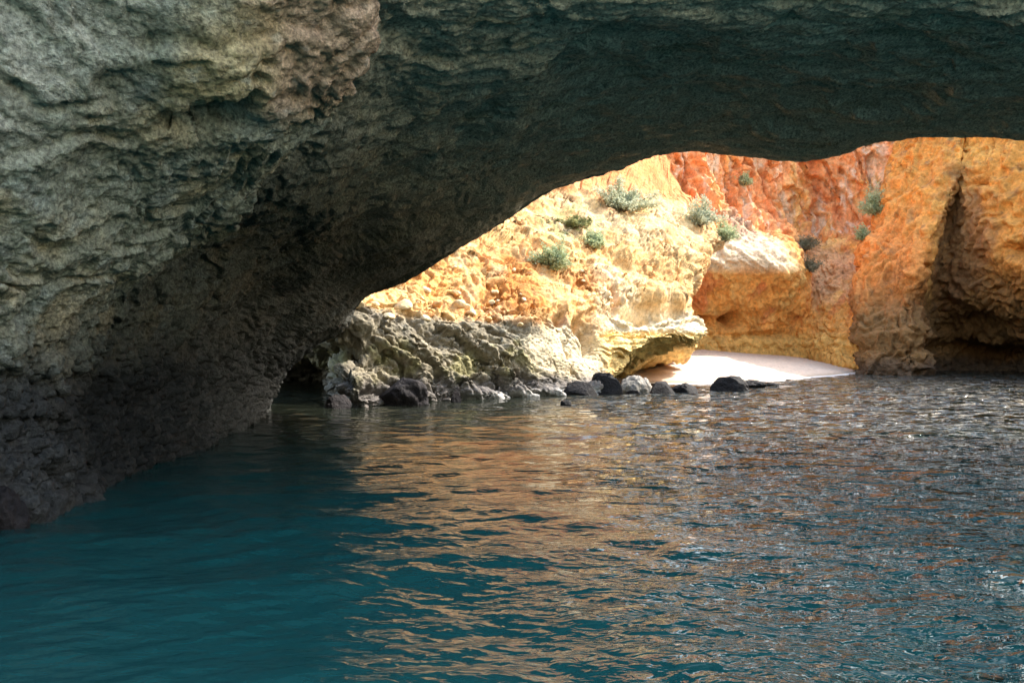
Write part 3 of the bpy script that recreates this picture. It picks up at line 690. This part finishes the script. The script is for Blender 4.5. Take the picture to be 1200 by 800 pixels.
for _ in range(12):
    spots.append((rs.uniform(430, 780), rs.uniform(300, 395), rs.uniform(6, 12)))
for _ in range(0):
    spots.append((rs.uniform(410, 660), rs.uniform(452, 470), rs.uniform(6, 12)))
for k, (px, py, s) in enumerate(spots):
    p, n = on_surface(LeftP, LeftN, px, py)
    w_ = s*.72/F*p[1]
    low_ = py > 440
    pr = stone_protos[int(rs.choice([2, 5, 7]) if (low_ or (py > 380 and px < 700)) else rs.choice([0, 1, 3, 4, 6, 8, 0, 3]))]
    o = link('stone', pr, M_cliff, parent=left)
    o.location = Vector(p.tolist()) + Vector(n.tolist())*w_*.02
    o.rotation_euler = (rs.uniform(-.5, .5), rs.uniform(-.5, .5), rs.uniform(0, 6.28))
    o.scale = (w_*rs.uniform(.9, 1.2), w_*rs.uniform(.8, 1.1), w_*rs.uniform(.8, 1.1))

# ------------------------------------------------------------------ bushes on the slopes
def leaf_mat(name, col, col2):
    m, nt, b = new_mat(name); L = nt.links.new
    oi = N(nt, 'ShaderNodeAttribute', attribute_name='tone')
    L(oi.outputs['Color'], b.inputs['Base Color'])
    b.inputs['Roughness'].default_value = .75; b.inputs['Specular IOR Level'].default_value = .2
    tr = N(nt, 'ShaderNodeBsdfTranslucent'); L(oi.outputs['Color'], tr.inputs['Color'])
    ms = N(nt, 'ShaderNodeMixShader'); ms.inputs[0].default_value = .4; L(b.outputs[0], ms.inputs[1]); L(tr.outputs[0], ms.inputs[2])
    L(ms.outputs[0], nt.nodes['Material Output'].inputs['Surface'])
    return m
M_leaf = leaf_mat('silver_leaf', 0, 0)
m_, nt_, b_ = new_mat('twig'); b_.inputs['Base Color'].default_value = (.16, .11, .07, 1); b_.inputs['Roughness'].default_value = .9; M_twig = m_
def bush(px, py, wp, hp, src, lab, green, n=1500, seed=1):
    Pn, Nn = src
    p, nn = on_surface(Pn, Nn, px, py+hp*.35, 30)
    W_, H_ = 1.3*wp/F*p[1]/2, 1.15*hp/F*p[1]/2; n = int(n*2.1)
    rs = np.random.RandomState(seed)
    root = bpy.data.objects.new('bush', None); COL.objects.link(root); root.location = p.tolist()
    root.empty_display_size = .3
    root['label'] = lab; root['category'] = 'bush'; root['group'] = 'bushes growing on the cliffs'
    # branches fan out of the root, leaf tufts sit round their outer halves
    nb = 46; tips = []
    tv, tf = [], []
    for k in range(nb):
        a = rs.uniform(0, 6.283); el = rs.uniform(.08, 1.45)
        r = rs.choice([rs.uniform(.3, .7), rs.uniform(.7, 1.2)])
        tip = np.array([math.cos(a)*math.cos(el)*W_*r, math.sin(a)*math.cos(el)*W_*r*.8 - .15*W_, math.sin(el)*H_*1.7*r])
        tips.append(tip)
        side = np.cross(tip, [0, 0, 1.]); side /= np.linalg.norm(side)+1e-6; side *= .012
        upv = np.array([0, 0, .012])
        mid = tip*.5 + np.array([0, 0, .08*H_])
        b0 = len(tv)
        for q, f_ in ((np.array([0, 0, -.1]), 1.6), (mid, 1), (tip, .4)):
            tv += [q+side*f_, q-side*f_*.5+upv*f_, q-side*f_*.5-upv*f_]
        for s_ in (0, 3):
            for e in range(3):
                tf.append([b0+s_+e, b0+s_+(e+1) % 3, b0+s_+3+(e+1) % 3, b0+s_+3+e])
    link('branches', mesh_from(np.array(tv), np.array(tf), 'branches', smooth=False), M_twig, parent=root)
    tips = np.array(tips)
    idx = rs.randint(0, nb, n); t = rs.uniform(.45, 1.08, n)[:, None]
    ctr = tips[idx]*t + rs.normal(0, .075*min(W_, H_)+.03, (n, 3))
    d = rs.normal(size=(n, 3)) + tips[idx]/np.linalg.norm(tips[idx], axis=1, keepdims=True)*1.2
    d /= np.linalg.norm(d, axis=1, keepdims=True)
    s = np.cross(d, rs.normal(size=(n, 3))); s /= np.linalg.norm(s, axis=1, keepdims=True)
    ln = rs.uniform(.07, .14, n)[:, None]; wd = ln*.34
    V = np.stack([ctr-d*ln*.5, ctr+s*wd, ctr+d*ln*.6, ctr-s*wd], 1).reshape(-1, 3)
    Q = np.arange(4*n).reshape(n, 4)
    g1, g2 = green
    cc = lerp(np.tile(np.array(g1, np.float32), (n, 1)), g2, rs.uniform(0, 1, n)); cc = np.repeat(cc, 4, 0)
    link('foliage', mesh_from(V.astype(np.float32), Q, 'foliage', cc, smooth=False), M_leaf, parent=root, kind='stuff')
    return root
SILV = ((.34, .37, .25), (.60, .62, .46)); GRN = ((.30, .36, .20), (.52, .58, .36)); DULL = ((.16, .16, .10), (.30, .28, .19))
LP_ = (LeftP, LeftN); BP_ = (BackP, BackN); RP_ = (RightP, RightN)
bush(730, 234, 64, 34, LP_, 'largest silver-green bush high on the sunlit headland', SILV, 4200, 1)
bush(651, 302, 44, 34, LP_, 'round green bush lowest on the sunlit slope above the shelf', GRN, 2000, 3)
bush(698, 282, 22, 20, LP_, 'small green bush halfway between the lowest bush and the largest bush', GRN, 900, 4)
bush(820, 254, 40, 28, LP_, 'grey-green bush on the pale ridge in the middle of the cove', SILV, 1700, 5)
bush(851, 272, 26, 22, LP_, 'dark green bush at the tip of the pale ridge', GRN, 1100, 6)
bush(872, 210, 20, 12, BP_, 'little green tuft high on the red cliff under the roof lip', GRN, 600, 7)
bush(1017, 236, 28, 32, RP_, 'bright green bush on the edge of the ochre cliff, tallest on that side', GRN, 1600, 8)
bush(1003, 270, 18, 14, RP_, 'small bush just below the bright one on the ochre cliff edge', GRN, 700, 9)
bush(943, 286, 24, 20, BP_, 'dull green bush at the top of the shaded scree', DULL, 1000, 10)
bush(949, 312, 22, 16, BP_, 'dull low bush on the shaded scree under another bush', DULL, 800, 11)
bush(672, 262, 36, 12, LP_, 'low yellow-green scrub on the slope left of the largest bush', ((.16, .18, .07), (.30, .30, .14)), 1200, 12)
